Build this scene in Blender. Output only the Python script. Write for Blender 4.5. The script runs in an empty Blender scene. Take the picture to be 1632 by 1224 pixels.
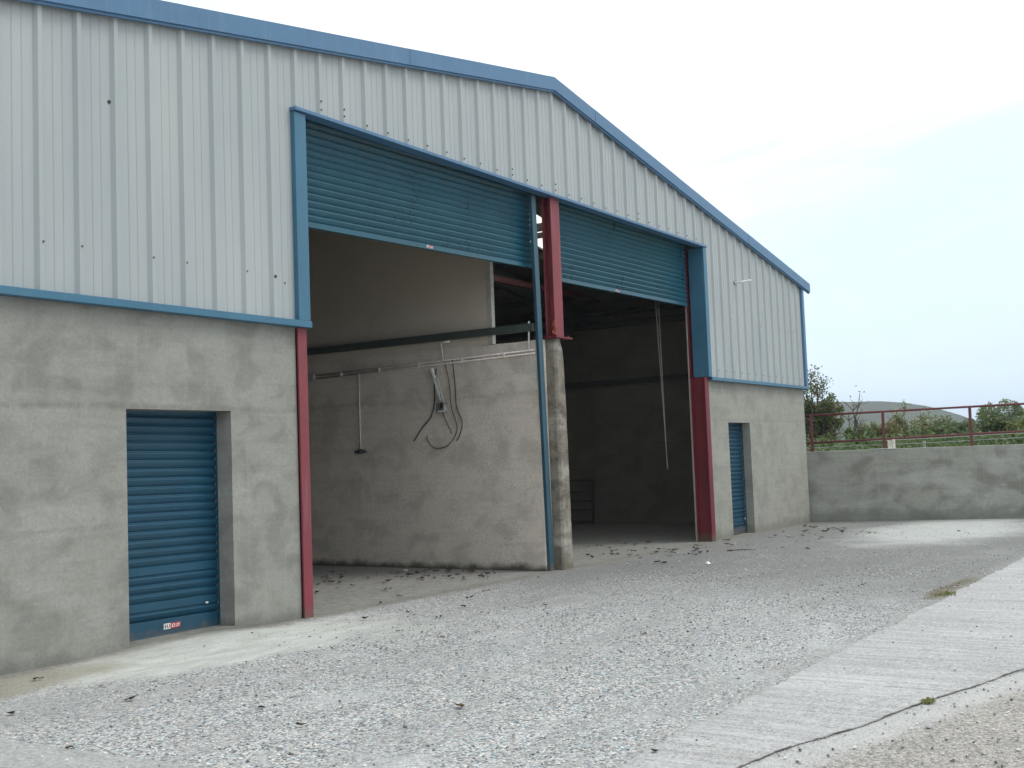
import bpy, bmesh, math, random
from mathutils import Vector, Matrix, noise
random.seed(7)
S = 1.15; Z0 = 1.40
scene = bpy.context.scene
COL = scene.collection
def W(x, y, z): return Vector((x*S, y*S, (z+Z0)*S))
def zg(x): return -1.34 - 0.0055*(min(max(x, -7), 9.3)+7)

# ------------------------------------------------------------------ camera
camd = bpy.data.cameras.new('camera'); cam = bpy.data.objects.new('camera', camd); COL.objects.link(cam)
CF = 1820.6
Rv = Vector((0.54458943, -0.83788135, -0.03711069)); Uv = Vector((-0.03507246, -0.06696009, 0.99713904)); Fv = Vector((0.83796914, 0.54172982, 0.06585231))
CP = Vector((-12.3378, -7.2426, 0.0))
M = Matrix.Identity(4)
for i in range(3):
    M[i][0] = Rv[i]; M[i][1] = Uv[i]; M[i][2] = -Fv[i]; M[i][3] = W(*CP)[i]
cam.matrix_world = M
camd.sensor_width = 36; camd.lens = CF/1632*36; camd.clip_start = .05; camd.clip_end = 5000
scene.camera = cam
def gp(u, v):   # point of the ground seen at a photo position, in scene units before scaling
    d = Fv + Rv*(u-816)/CF + Uv*(612-v)/CF
    t = (-1.38)/d.z
    p = CP+d*t
    t = zg(p.x)/d.z
    p = CP+d*t
    return p.x, p.y

# ------------------------------------------------------------------ materials
def mat(name):
    m = bpy.data.materials.new(name); m.use_nodes = True
    nt = m.node_tree; b = nt.nodes['Principled BSDF']
    return m, nt, b
def N(nt, t, **kw):
    n = nt.nodes.new(t)
    for k, v in kw.items():
        if k in n.inputs.keys() if isinstance(k, str) else False: n.inputs[k].default_value = v
        else: setattr(n, k, v)
    return n
def L(nt, a, b): nt.links.new(a, b)
def wpos(nt, sc=(1, 1, 1), rot=(0, 0, 0)):
    g = nt.nodes.new('ShaderNodeNewGeometry'); mp = nt.nodes.new('ShaderNodeMapping')
    mp.inputs['Scale'].default_value = sc; mp.inputs['Rotation'].default_value = rot
    L(nt, g.outputs['Position'], mp.inputs['Vector']); return mp.outputs['Vector']
def noi(nt, vec, scale, detail=4, rough=.55, dist=0.0):
    n = nt.nodes.new('ShaderNodeTexNoise'); n.inputs['Scale'].default_value = scale; n.inputs['Detail'].default_value = detail
    n.inputs['Roughness'].default_value = rough; n.inputs['Distortion'].default_value = dist
    L(nt, vec, n.inputs['Vector']); return n.outputs['Fac']
def mr(nt, v, a, b, c=0.0, d=1.0, smooth=False):
    n = nt.nodes.new('ShaderNodeMapRange'); n.inputs[1].default_value = a; n.inputs[2].default_value = b
    n.inputs[3].default_value = c; n.inputs[4].default_value = d
    if smooth: n.interpolation_type = 'SMOOTHSTEP'
    L(nt, v, n.inputs[0]); return n.outputs[0]
def mix(nt, f, a, b, mode='MIX'):
    n = nt.nodes.new('ShaderNodeMix'); n.data_type = 'RGBA'; n.blend_type = mode
    for s, i in ((f, 0), (a, 6), (b, 7)):
        if hasattr(s, 'links'): L(nt, s, n.inputs[i])
        elif i == 0: n.inputs[0].default_value = s
        else: n.inputs[i].default_value = (*s, 1) if len(s) == 3 else s
    return n.outputs[2]
def mth(nt, op, a, b=None, c=None):
    n = nt.nodes.new('ShaderNodeMath'); n.operation = op
    for i, s in enumerate((a, b, c)):
        if s is None: continue
        if hasattr(s, 'links'): L(nt, s, n.inputs[i])
        else: n.inputs[i].default_value = s
    return n.outputs[0]
def bump(nt, b, h, strength=.3, dist=.01):
    n = nt.nodes.new('ShaderNodeBump'); n.inputs['Strength'].default_value = strength; n.inputs['Distance'].default_value = dist
    L(nt, h, n.inputs['Height']); L(nt, n.outputs[0], b.inputs['Normal'])

def paint(name, col, rough=.45, var=.12, dirt=(.25, .22, .18), dirt_amt=.15, spec=.5, metal=0.0, bm=.12):
    m, nt, b = mat(name)
    p = wpos(nt)
    n1 = noi(nt, p, 2.2, 5); n2 = noi(nt, wpos(nt, (14, 14, 1.2)), 1.0, 4)
    c = mix(nt, mr(nt, n1, .3, .7), tuple(k*(1-var) for k in col), tuple(min(1, k*(1+var)) for k in col))
    c = mix(nt, mr(nt, n2, .55, .8, 0, dirt_amt), c, dirt)
    n3 = noi(nt, p, 60, 2)
    c = mix(nt, mr(nt, n3, .68, .74, 0, dirt_amt*1.5), c, dirt)
    sz = nt.nodes.new('ShaderNodeSeparateXYZ'); L(nt, p, sz.inputs[0])
    ft = mr(nt, mth(nt, 'ADD', sz.outputs[2], mth(nt, 'MULTIPLY', noi(nt, p, 9, 5, .7), -.35)), -.15, .03, .7, 0, True)
    c = mix(nt, ft, c, (.13, .105, .08))
    L(nt, c, b.inputs['Base Color'])
    L(nt, mr(nt, n1, .2, .8, rough-.08, rough+.12), b.inputs['Roughness'])
    b.inputs['Specular IOR Level'].default_value = spec; b.inputs['Metallic'].default_value = metal
    if bm: bump(nt, b, noi(nt, p, 6, 2), bm, .01)
    return m
def plain(name, col, rough=.6, metal=0.0):
    m, nt, b = mat(name)
    n = noi(nt, wpos(nt), 9, 3)
    L(nt, mix(nt, mr(nt, n, .3, .7), tuple(k*.8 for k in col), tuple(min(1, k*1.15) for k in col)), b.inputs['Base Color'])
    b.inputs['Roughness'].default_value = rough; b.inputs['Metallic'].default_value = metal
    return m

def concrete(name, base, dark, light, blotch=2.0, blot_amt=.6, streak=.35, pits=0.0, seamz=None, seed=0.0, damp=None):
    m, nt, b = mat(name)
    g = nt.nodes.new('ShaderNodeNewGeometry')
    off = nt.nodes.new('ShaderNodeVectorMath'); off.operation = 'ADD'; off.inputs[1].default_value = (seed, seed*.7, seed*.3)
    L(nt, g.outputs['Position'], off.inputs[0]); P = off.outputs[0]
    def sc(s):
        mp = nt.nodes.new('ShaderNodeMapping'); mp.inputs['Scale'].default_value = s; L(nt, P, mp.inputs['Vector']); return mp.outputs[0]
    big = noi(nt, sc((1, 1, 1.25)), blotch, 6, .55, .4)
    big2 = noi(nt, sc((.7, .7, 1.5)), blotch*.55, 4, .5, .2)
    hor = noi(nt, sc((.8, .8, 9)), 1.3, 4, .6)
    ver = noi(nt, sc((7, 7, .35)), 1.6, 4, .6)
    fine = noi(nt, sc((1, 1, 1)), 28, 5, .65)
    grain = noi(nt, sc((1, 1, 1)), 160, 2, .6)
    c = mix(nt, mr(nt, big, .42, .66, 0, blot_amt, True), base, dark)
    c = mix(nt, mr(nt, big2, .5, .72, 0, blot_amt*.8, True), c, light)
    c = mix(nt, mr(nt, hor, .5, .75, 0, streak), c, dark)
    c = mix(nt, mr(nt, ver, .55, .8, 0, streak*.8), c, light)
    c = mix(nt, mr(nt, fine, .35, .72, 0, .42), c, dark)
    c = mix(nt, mr(nt, grain, .40, .66, 0, .34), c, light)
    h = mth(nt, 'ADD', mth(nt, 'MULTIPLY', fine, .6), mth(nt, 'MULTIPLY', big, 1.2))
    if pits:
        pn = noi(nt, sc((1, 1, 1)), 62, 3, .7); msk = noi(nt, sc((1, 1, 1)), 1.6, 3)
        pf = mth(nt, 'MULTIPLY', mr(nt, pn, .56, .64), mr(nt, msk, .38, .62, .15, pits))
        c = mix(nt, pf, c, tuple(k*.3 for k in dark)); h = mth(nt, 'SUBTRACT', h, mth(nt, 'MULTIPLY', pf, .6))
    if seamz is not None:
        sep = nt.nodes.new('ShaderNodeSeparateXYZ'); L(nt, g.outputs['Position'], sep.inputs[0])
        for zz, am in seamz:
            wob = mth(nt, 'MULTIPLY', mth(nt, 'SUBTRACT', noi(nt, sc((1, 1, .1)), 1.4, 3), .5), .07)
            dz = mth(nt, 'ABSOLUTE', mth(nt, 'SUBTRACT', mth(nt, 'ADD', sep.outputs[2], wob), zz))
            f = mth(nt, 'MULTIPLY', mr(nt, dz, .0, .05, 1, 0, True), mr(nt, ver, .35, .6, .2*am, am))
            c = mix(nt, f, c, dark); h = mth(nt, 'ADD', h, mth(nt, 'MULTIPLY', f, -.5))
    if damp is not None:   # dirt splashed up from the ground, ragged upper edge
        sep2 = nt.nodes.new('ShaderNodeSeparateXYZ'); L(nt, g.outputs['Position'], sep2.inputs[0])
        e = mth(nt, 'ADD', sep2.outputs[2], mth(nt, 'MULTIPLY', noi(nt, sc((1, 1, 1)), 3.5, 5), -damp[1]*1.4))
        c = mix(nt, mr(nt, e, -damp[1]*.5, damp[1]*.35, damp[2], 0, True), c, damp[0])
    L(nt, c, b.inputs['Base Color']); b.inputs['Roughness'].default_value = .9; b.inputs['Specular IOR Level'].default_value = .2
    bump(nt, b, mth(nt, 'ADD', h, mth(nt, 'MULTIPLY', grain, .35)), .55, .012)
    return m

DIRT = (.10, .085, .06)
m_wall = concrete('rendered_concrete', (.308, .300, .268), (.175, .170, .150), (.405, .398, .362), 2.8, .75, .45, 0, [(2.2, .6), (1.15, .25), (0.62, .2)], 3.1, ((.13, .13, .115), .22, .6))
m_wall_right = concrete('rendered_concrete_pale', (.335, .325, .287), (.21, .204, .177), (.41, .40, .36), 2.8, .6, .4, 0, [(2.2, .3)], 9.4, ((.16, .16, .13), .2, .5))
m_yardwall = concrete('yard_wall_concrete', (.35, .342, .30), (.155, .145, .12), (.49, .485, .45), 2.0, .8, .45, 0, None, 21.7, ((.15, .15, .12), .3, .5))
m_divider = concrete('divider_concrete', (.83, .735, .63), (.43, .365, .30), (.92, .84, .74), 2.2, .55, .35, .85, [(2.55, .4)], 5.5, ((.05, .045, .035), .16, .9))
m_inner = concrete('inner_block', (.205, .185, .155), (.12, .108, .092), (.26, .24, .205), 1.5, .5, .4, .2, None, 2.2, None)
m_pillar = concrete('pillar_concrete', (.24, .21, .165), (.075, .06, .043), (.52, .49, .43), 5.0, .9, .4, .95, None, 12.3, ((.10, .085, .06), .3, .4))

def m_cladding():
    m, nt, b = mat('goosewing_steel')
    n1 = noi(nt, wpos(nt, (1, 1, .3)), 1.2, 4); n2 = noi(nt, wpos(nt, (9, 9, .3)), 1.0, 5); n3 = noi(nt, wpos(nt), 35, 4)
    c = mix(nt, mr(nt, n1, .3, .7), (.365, .395, .405), (.43, .45, .445))
    c = mix(nt, mr(nt, n2, .5, .75, 0, .22), c, (.40, .40, .37))
    c = mix(nt, mr(nt, n3, .55, .75, 0, .12), c, (.36, .37, .36))
    L(nt, c, b.inputs['Base Color']); b.inputs['Roughness'].default_value = .5; b.inputs['Specular IOR Level'].default_value = .35
    bump(nt, b, noi(nt, wpos(nt, (3, 3, .6)), 1.5, 3), .25, .01)
    return m
m_clad = m_cladding()
m_blue = paint('blue_flashing', (.045, .15, .235), .42, .10, (.2, .24, .27), .25)
m_verge = paint('blue_verge', (.075, .175, .305), .45, .08, (.25, .3, .35), .25)
m_shut = paint('shutter_blue', (.007, .062, .108), .34, .14, (.015, .06, .09), .3, bm=0)
m_shutg = paint('shutter_blue_weathered', (.011, .085, .128), .30, .14, (.014, .06, .085), .3, bm=0)
m_red = paint('red_oxide', (.15, .013, .021), .5, .16, (.12, .03, .03), .4)
m_redl = paint('red_oxide_pale', (.215, .036, .048), .55, .15, (.3, .16, .15), .5)
m_maroon = paint('maroon_rail', (.13, .022, .028), .5, .15, (.2, .08, .07), .3)
m_pvc = plain('grey_conduit', (.86, .78, .74), .5)
m_white = plain('white_plastic', (.88, .88, .86), .5)
m_galv = plain('galvanised', (.30, .31, .31), .45, .6)
m_black = plain('black_rubber', (.025, .022, .02), .6)
m_brown = plain('brown_cable', (.14, .085, .05), .6)
m_orange = plain('orange_twine', (.42, .11, .03), .8)
m_steel = plain('dark_steel', (.05, .055, .052), .6)
m_green = plain('dark_green_rail', (.06, .075, .065), .6)
m_hole = plain('dark_fixing', (.04, .03, .028), .7)
m_rust = plain('rusty_fixing', (.14, .085, .07), .8)
m_stickw = plain('sticker_white', (.8, .78, .76), .5)
m_stickr = plain('sticker_red', (.5, .05, .06), .5)
m_roofs = plain('roof_sheet', (.17, .165, .15), .8)
m_liner = concrete('partition_sheet', (.70, .61, .49), (.60, .52, .42), (.76, .68, .56), .8, .5, .12, 0, None, 1.0, None)
m_lintrim = plain('partition_trim', (.5, .48, .43), .6)
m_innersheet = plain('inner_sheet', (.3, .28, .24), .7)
m_wire = plain('fence_wire', (.45, .47, .44), .5, .3)
m_fridge = plain('offwhite_box', (.72, .68, .58), .5)
def m_translucent():
    m, nt, b = mat('rooflight_sheet'); nt.nodes.remove(b)
    t = nt.nodes.new('ShaderNodeBsdfTranslucent'); t.inputs[0].default_value = (.93, .93, .88, 1)
    L(nt, t.outputs[0], nt.nodes['Material Output'].inputs[0]); return m
m_rl = m_translucent()

def m_yard():
    m, nt, b = mat('exposed_aggregate')
    p = wpos(nt)
    sep = nt.nodes.new('ShaderNodeSeparateXYZ'); L(nt, p, sep.inputs[0]); X, Y = sep.outputs[0], sep.outputs[1]
    vor = nt.nodes.new('ShaderNodeTexVoronoi'); vor.inputs['Scale'].default_value = 60; vor.inputs['Randomness'].default_value = 1
    L(nt, p, vor.inputs['Vector'])
    cs = nt.nodes.new('ShaderNodeSeparateColor'); L(nt, vor.outputs['Color'], cs.inputs[0])
    vb = nt.nodes.new('ShaderNodeTexVoronoi'); vb.inputs['Scale'].default_value = 27; L(nt, p, vb.inputs['Vector'])
    cb = nt.nodes.new('ShaderNodeSeparateColor'); L(nt, vb.outputs['Color'], cb.inputs[0])
    r = nt.nodes.new('ShaderNodeValToRGB'); e = r.color_ramp.elements
    e[0].position = 0; e[0].color = (.11, .118, .125, 1); e[1].position = 1; e[1].color = (.86, .85, .80, 1)
    for pos, c in ((.13, (.14, .145, .15, 1)), (.27, (.36, .37, .375, 1)), (.48, (.49, .495, .495, 1)), (.68, (.63, .635, .63, 1)), (.80, (.66, .61, .54, 1)), (.91, (.92, .90, .87, 1))):
        k = e.new(pos); k.color = c
    L(nt, cs.outputs[0], r.inputs[0])
    n_m = noi(nt, p, 11, 5, .7)
    agg = r.outputs[0]
    # larger stones here and there
    big = mth(nt, 'MULTIPLY', mr(nt, cb.outputs[0], .86, .9), mr(nt, vb.outputs['Distance'], .25, .4, 1, 0))
    bc = mix(nt, cb.outputs[1], (.20, .21, .22), (.72, .70, .64))
    agg = mix(nt, big, agg, bc)
    gap = mr(nt, vor.outputs['Distance'], .35, .75, 0, .6)
    agg = mix(nt, gap, agg, (.25, .25, .25))
    tint = nt.nodes.new('ShaderNodeCombineColor'); L(nt, mr(nt, cs.outputs[1], 0, 1, .86, 1.12), tint.inputs[0]); L(nt, mr(nt, cs.outputs[2], 0, 1, .94, 1.04), tint.inputs[1]); L(nt, mr(nt, cs.outputs[1], 0, 1, 1.06, .93), tint.inputs[2])
    agg = mix(nt, 1.0, agg, tint.outputs[0], 'MULTIPLY')
    # laitance: places where the smooth paste still covers the stones
    paste_n = noi(nt, wpos(nt, (1, 1.4, 1)), .9, 7, .62, .3)
    paste = mr(nt, paste_n, .50, .70, 0, .62, True)
    pcol = mix(nt, n_m, (.40, .405, .40), (.56, .56, .56))
    c = mix(nt, paste, agg, pcol)
    # worn darker band (wheel tracks) and broad tone
    tone = noi(nt, wpos(nt, (.35, 1, 1)), .55, 4, .5)
    c = mix(nt, mr(nt, tone, .45, .7, 0, .4, True), c, (.27, .28, .275))
    trk = noi(nt, wpos(nt, (.22, 1.7, 1), (0, 0, -.12)), 1.1, 5, .55, .4)
    c = mix(nt, mr(nt, trk, .50, .66, 0, .5, True), c, mix(nt, cs.outputs[2], (.25, .245, .235), (.46, .455, .445)))
    c = mix(nt, mr(nt, noi(nt, wpos(nt, (.6, 1.5, 1)), 2.4, 6, .7), .52, .66, 0, .3, True), c, (.38, .37, .345))
    # greener, darker surface further from the near corner
    far = mr(nt, mth(nt, 'ADD', X, mth(nt, 'MULTIPLY', tone, 5.0)), -3.2, 3.0, 0, .60, True)
    c = mix(nt, far, c, (.16, .155, .145))
    # smooth apron by the small shutter
    def ell(cx, cy, rx, ry, lo=.75, hi=1.15, nz=.55, sc=1.6):
        dx = mth(nt, 'DIVIDE', mth(nt, 'SUBTRACT', X, cx*S), rx*S); dy = mth(nt, 'DIVIDE', mth(nt, 'SUBTRACT', Y, cy*S), ry*S)
        d = mth(nt, 'SQRT', mth(nt, 'ADD', mth(nt, 'MULTIPLY', dx, dx), mth(nt, 'MULTIPLY', dy, dy)))
        d = mth(nt, 'ADD', d, mth(nt, 'MULTIPLY', mth(nt, 'SUBTRACT', noi(nt, p, sc, 6, .65), .5), nz*2))
        return mr(nt, d, lo, hi, 1, 0, True)
    smooth = mix(nt, mr(nt, noi(nt, wpos(nt, (1, 3, 1)), 2.2, 7, .72), .35, .65), (.44, .442, .41), (.62, .625, .595))
    smooth = mix(nt, mr(nt, noi(nt, p, 30, 4, .7), .5, .7, 0, .5), smooth, (.33, .33, .30))
    ap = ell(-6.1, -.62, 1.75, .72)
    c = mix(nt, ap, c, smooth)
    ap2 = ell(-5.0, -1.35, .6, .3, .5, 1.1)
    c = mix(nt, mth(nt, 'MULTIPLY', ap2, .8), c, smooth)
    # brown silt gathered along the foot of the wall at the left
    silt = ell(-8.2, -.35, 1.5, .42, .6, 1.1)
    c = mix(nt, mth(nt, 'MULTIPLY', silt, .75), c, (.30, .275, .215))
    foot = mth(nt, 'MULTIPLY', mr(nt, mth(nt, 'ADD', Y, mth(nt, 'MULTIPLY', noi(nt, p, 6, 5, .7), -.28)), -.34, -.12, 0, .75, True), mr(nt, Y, .1, .25, 1, 0))
    c = mix(nt, foot, c, (.20, .18, .14))
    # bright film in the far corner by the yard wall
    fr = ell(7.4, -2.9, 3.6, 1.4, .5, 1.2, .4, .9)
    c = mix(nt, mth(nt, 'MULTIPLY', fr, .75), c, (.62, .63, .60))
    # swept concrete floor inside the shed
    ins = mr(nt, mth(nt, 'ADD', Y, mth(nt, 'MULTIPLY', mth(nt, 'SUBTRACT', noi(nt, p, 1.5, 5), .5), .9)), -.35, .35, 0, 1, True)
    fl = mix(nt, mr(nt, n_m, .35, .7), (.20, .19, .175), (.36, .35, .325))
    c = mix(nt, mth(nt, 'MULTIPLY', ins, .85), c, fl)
    # mud smear by the path
    mud = ell(-.85, -4.75, 1.3, .16, .5, 1.0)
    c = mix(nt, mud, c, (.17, .145, .10))
    # dust swept against the edge of the path
    dst = mr(nt, mth(nt, 'ADD', Y, mth(nt, 'MULTIPLY', noi(nt, p, 4.0, 6, .7), -.5)), -5.85, -5.62, .6, 0, True)
    c = mix(nt, dst, c, mix(nt, cs.outputs[0], (.27, .265, .25), (.46, .455, .44)))
    # beyond the joint, browner stony slab
    jl = mth(nt, 'ADD', mth(nt, 'MULTIPLY', X, .256), Y)      # line through the joint
    c = mix(nt, mr(nt, jl, -8.6, -8.35, .7, 0), c, mix(nt, cs.outputs[1], (.20, .17, .14), (.56, .51, .465)))
    c = mix(nt, mth(nt, 'MULTIPLY', mr(nt, jl, -8.75, -8.55, 0, .75, True), mr(nt, jl, -8.42, -8.36, 1, 0)), c, mix(nt, n_m, (.46, .45, .44), (.62, .61, .60)))
    L(nt, c, b.inputs['Base Color']); b.inputs['Roughness'].default_value = .85; b.inputs['Specular IOR Level'].default_value = .25
    bare = mth(nt, 'SUBTRACT', 1.0, mth(nt, 'MAXIMUM', mth(nt, 'MAXIMUM', paste, ap), mth(nt, 'MULTIPLY', ins, .7)))
    h = mth(nt, 'MULTIPLY', mth(nt, 'ADD', mr(nt, vor.outputs['Distance'], 0, .6, 1, 0), mth(nt, 'MULTIPLY', cs.outputs[1], .6)), bare)
    h = mth(nt, 'ADD', h, mth(nt, 'MULTIPLY', big, .8)); h = mth(nt, 'ADD', h, mth(nt, 'MULTIPLY', n_m, .8))
    bump(nt, b, h, .8, .012)
    return m
def m_path():
    m, nt, b = mat('tamped_concrete')
    p = wpos(nt)
    ang = math.radians(-60)
    st = noi(nt, wpos(nt, (14, .45, 1), (0, 0, ang)), 1.0, 6, .6, .3)
    st2 = noi(nt, wpos(nt, (45, 1.6, 1), (0, 0, ang)), 1.0, 4, .6)
    bigv = noi(nt, p, .8, 5, .6)
    fine = noi(nt, p, 40, 5, .7); sp = noi(nt, p, 90, 2, .6)
    c = mix(nt, mr(nt, bigv, .35, .65), (.50, .49, .495), (.67, .66, .67))
    c = mix(nt, mr(nt, st, .47, .68, 0, .55), c, (.31, .28, .25))
    c = mix(nt, mr(nt, st2, .50, .66, 0, .6), c, (.30, .27, .25))
    c = mix(nt, mr(nt, fine, .3, .7, 0, .35), c, (.66, .65, .64))
    c = mix(nt, mth(nt, 'MULTIPLY', mr(nt, sp, .56, .63), mr(nt, st, .42, .54)), c, (.15, .12, .10))
    vo = nt.nodes.new('ShaderNodeTexVoronoi'); vo.inputs['Scale'].default_value = 48; L(nt, p, vo.inputs['Vector'])
    vc = nt.nodes.new('ShaderNodeSeparateColor'); L(nt, vo.outputs['Color'], vc.inputs[0])
    stone = mix(nt, vc.outputs[0], (.30, .30, .31), (.70, .69, .66))
    c = mix(nt, mr(nt, noi(nt, p, 3.0, 6, .7), .40, .60, .15, .62), c, stone)
    sy = nt.nodes.new('ShaderNodeSeparateXYZ'); L(nt, p, sy.inputs[0])
    edge = mr(nt, mth(nt, 'ADD', sy.outputs[1], mth(nt, 'MULTIPLY', noi(nt, p, 5.0, 6, .75), .5)), -5.36, -5.25, 0, .7, True)
    c = mix(nt, edge, c, mix(nt, vc.outputs[1], (.30, .30, .29), (.52, .52, .50)))
    L(nt, c, b.inputs['Base Color']); b.inputs['Roughness'].default_value = .88; b.inputs['Specular IOR Level'].default_value = .2
    bump(nt, b, mth(nt, 'ADD', mth(nt, 'MULTIPLY', st2, 1.0), mth(nt, 'ADD', st, mth(nt, 'MULTIPLY', fine, 1.0))), .9, .02)
    return m
def m_hill():
    m, nt, b = mat('moorland')
    p = wpos(nt, (1, 1, 3))
    c = mix(nt, mr(nt, noi(nt, p, .012, 6, .6), .4, .6, 0, 1, True), (.075, .10, .075), (.105, .105, .09))
    c = mix(nt, mr(nt, noi(nt, p, .05, 5, .6), .5, .65), c, (.09, .12, .07))
    L(nt, c, b.inputs['Base Color']); b.inputs['Roughness'].default_value = 1; b.inputs['Specular IOR Level'].default_value = 0
    return m
def m_field():
    m, nt, b = mat('rough_pasture'); p = wpos(nt)
    c = mix(nt, mr(nt, noi(nt, p, .5, 6, .6), .35, .65), (.045, .075, .022), (.085, .12, .04))
    L(nt, c, b.inputs['Base Color']); b.inputs['Roughness'].default_value = 1; b.inputs['Specular IOR Level'].default_value = .1
    return m
m_yd, m_pt, m_hl, m_fd = m_yard(), m_path(), m_hill(), m_field()
def leafmat(name, col, tr=.35):
    m, nt, b = mat(name)
    n = noi(nt, wpos(nt), 6, 3)
    L(nt, mix(nt, mr(nt, n, .3, .7), tuple(k*.7 for k in col), tuple(k*1.35 for k in col)), b.inputs['Base Color'])
    b.inputs['Roughness'].default_value = .7; b.inputs['Specular IOR Level'].default_value = .2
    t = nt.nodes.new('ShaderNodeBsdfTranslucent'); t.inputs[0].default_value = (*[k*1.6 for k in col], 1)
    ms = nt.nodes.new('ShaderNodeMixShader'); ms.inputs[0].default_value = tr
    L(nt, b.outputs[0], ms.inputs[1]); L(nt, t.outputs[0], ms.inputs[2]); L(nt, ms.outputs[0], nt.nodes['Material Output'].inputs[0])
    return m
lf = {k: leafmat('leaf_'+k, c) for k, c in dict(dark=(.075, .115, .05), mid=(.12, .165, .06), olive=(.18, .19, .08), grey=(.19, .235, .16), yellow=(.19, .20, .075), rust=(.24, .15, .09), pale=(.40, .43, .33), brown=(.18, .13, .09)).items()}
m_bark = plain('bark', (.10, .085, .07), .9)
m_dead = [leafmat('dead_leaf_'+str(i), c, .1) for i, c in enumerate([(.075, .045, .028), (.12, .075, .04), (.05, .036, .026)])]

# ------------------------------------------------------------------ mesh builder
class MB:
    def __init__(s): s.v = []; s.f = []; s.m = []; s.cur = 0; s.sm = []; s.smooth = False
    def add(s, vs, fs):
        o = len(s.v); s.v += [W(*p) for p in vs]
        for f in fs: s.f.append([o+i for i in f]); s.m.append(s.cur); s.sm.append(s.smooth)
        return s
    def box(s, x0, x1, y0, y1, z0, z1):
        if x0 > x1: x0, x1 = x1, x0
        if y0 > y1: y0, y1 = y1, y0
        if z0 > z1: z0, z1 = z1, z0
        v = [(x0, y0, z0), (x1, y0, z0), (x1, y1, z0), (x0, y1, z0), (x0, y0, z1), (x1, y0, z1), (x1, y1, z1), (x0, y1, z1)]
        return s.add(v, [(0, 3, 2, 1), (4, 5, 6, 7), (0, 1, 5, 4), (1, 2, 6, 5), (2, 3, 7, 6), (3, 0, 4, 7)])
    def hexa(s, v): return s.add(v, [(0, 3, 2, 1), (4, 5, 6, 7), (0, 1, 5, 4), (1, 2, 6, 5), (2, 3, 7, 6), (3, 0, 4, 7)])
    def tube(s, pts, r, n=8, caps=True):
        pts = [Vector(p) for p in pts]; rings = []
        rr = r if isinstance(r, (list, tuple)) else [r]*len(pts)
        prev = None
        for i, p in enumerate(pts):
            d = (pts[min(i+1, len(pts)-1)]-pts[max(i-1, 0)]).normalized()
            if prev is None:
                a = Vector((0, 0, 1)) if abs(d.z) < .9 else Vector((1, 0, 0)); u = d.cross(a).normalized()
            else: u = (prev-d*prev.dot(d)).normalized()
            prev = u; w = d.cross(u)
            rings.append([p+(u*math.cos(2*math.pi*k/n)+w*math.sin(2*math.pi*k/n))*rr[i] for k in range(n)])
        vs = [tuple(q) for ring in rings for q in ring]; fs = []
        for i in range(len(pts)-1):
            for k in range(n): fs.append((i*n+k, i*n+(k+1) % n, (i+1)*n+(k+1) % n, (i+1)*n+k))
        if caps: fs.append(tuple(range(n-1, -1, -1))); fs.append(tuple((len(pts)-1)*n+k for k in range(n)))
        sm = s.smooth; s.smooth = n > 4; s.add(vs, fs); s.smooth = sm; return s
    def build(s, name, mats, parent=None, bevel=0, loc=None, solid=0):
        mats = mats if isinstance(mats, (list, tuple)) else [mats]
        me = bpy.data.meshes.new(name)
        org = Vector(parent.matrix_world.translation) if (parent is not None and loc is None) else (Vector((0, 0, 0)) if loc is None else W(*loc))
        if parent is not None: org = abs_loc(parent)
        me.from_pydata([tuple(p-org) for p in s.v], [], s.f)
        for m in mats: me.materials.append(m)
        me.polygons.foreach_set('material_index', s.m); me.polygons.foreach_set('use_smooth', s.sm)
        me.update(); o = bpy.data.objects.new(name, me); COL.objects.link(o)
        if parent is not None: o.parent = parent
        else: o.location = org
        if solid:
            md = o.modifiers.new('thickness', 'SOLIDIFY'); md.thickness = solid; md.offset = 0
        if bevel:
            md = o.modifiers.new('edge', 'BEVEL'); md.width = bevel; md.segments = 2; md.limit_method = 'ANGLE'
        return o
def abs_loc(o):
    v = Vector(o.location)
    while o.parent is not None: o = o.parent; v += Vector(o.location)
    return v
def tag(o, label=None, cat=None, group=None, kind=None):
    for k, v in (('label', label), ('category', cat), ('group', group), ('kind', kind)):
        if v: o[k] = v
    return o
def thing(name, label, cat, loc=(0, 0, 0), group=None, raw=False):
    o = bpy.data.objects.new(name, None); COL.objects.link(o); o.empty_display_size = .2
    o.location = Vector(loc) if raw else W(*loc)
    return tag(o, label, cat, group)

# ------------------------------------------------------------------ ground
def grid(name, xs, ys, zf, m, label_kind='structure', dz=0):
    b = MB(); b.smooth = True
    vs = [(x, y, zf(x, y)+dz) for y in ys for x in xs]; nx = len(xs)
    fs = [(j*nx+i, j*nx+i+1, (j+1)*nx+i+1, (j+1)*nx+i) for j in range(len(ys)-1) for i in range(nx-1)]
    b.add(vs, fs); o = b.build(name, m); o['kind'] = label_kind; return o
def zyard(x, y):
    z = zg(x)
    if abs(y) > 0: z += .006*noise.noise(Vector((x*.8, y*.8, 0)))*min(1, max(0, (-y-.6)))*(1 if -7 < y else 0)
    z += .034*math.exp(-((x+6.05)/.62)**4)*min(1, max(0, (y+.75)/.55))*(1 if y < 1.5 else 0)
    return z
xs = [-1500, -300, -60, -25] + [-16+i*.25 for i in range(113)] + [16, 25, 60, 300, 1500]
ys = [-1500, -300, -60, -20] + [-12+i*.25 for i in range(55)] + [2, 6, 12, 20, 60, 300, 1500]
grid('yard', xs, ys, lambda x, y: zyard(x, y) if x > -30 else -1.34, m_yd)
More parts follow.
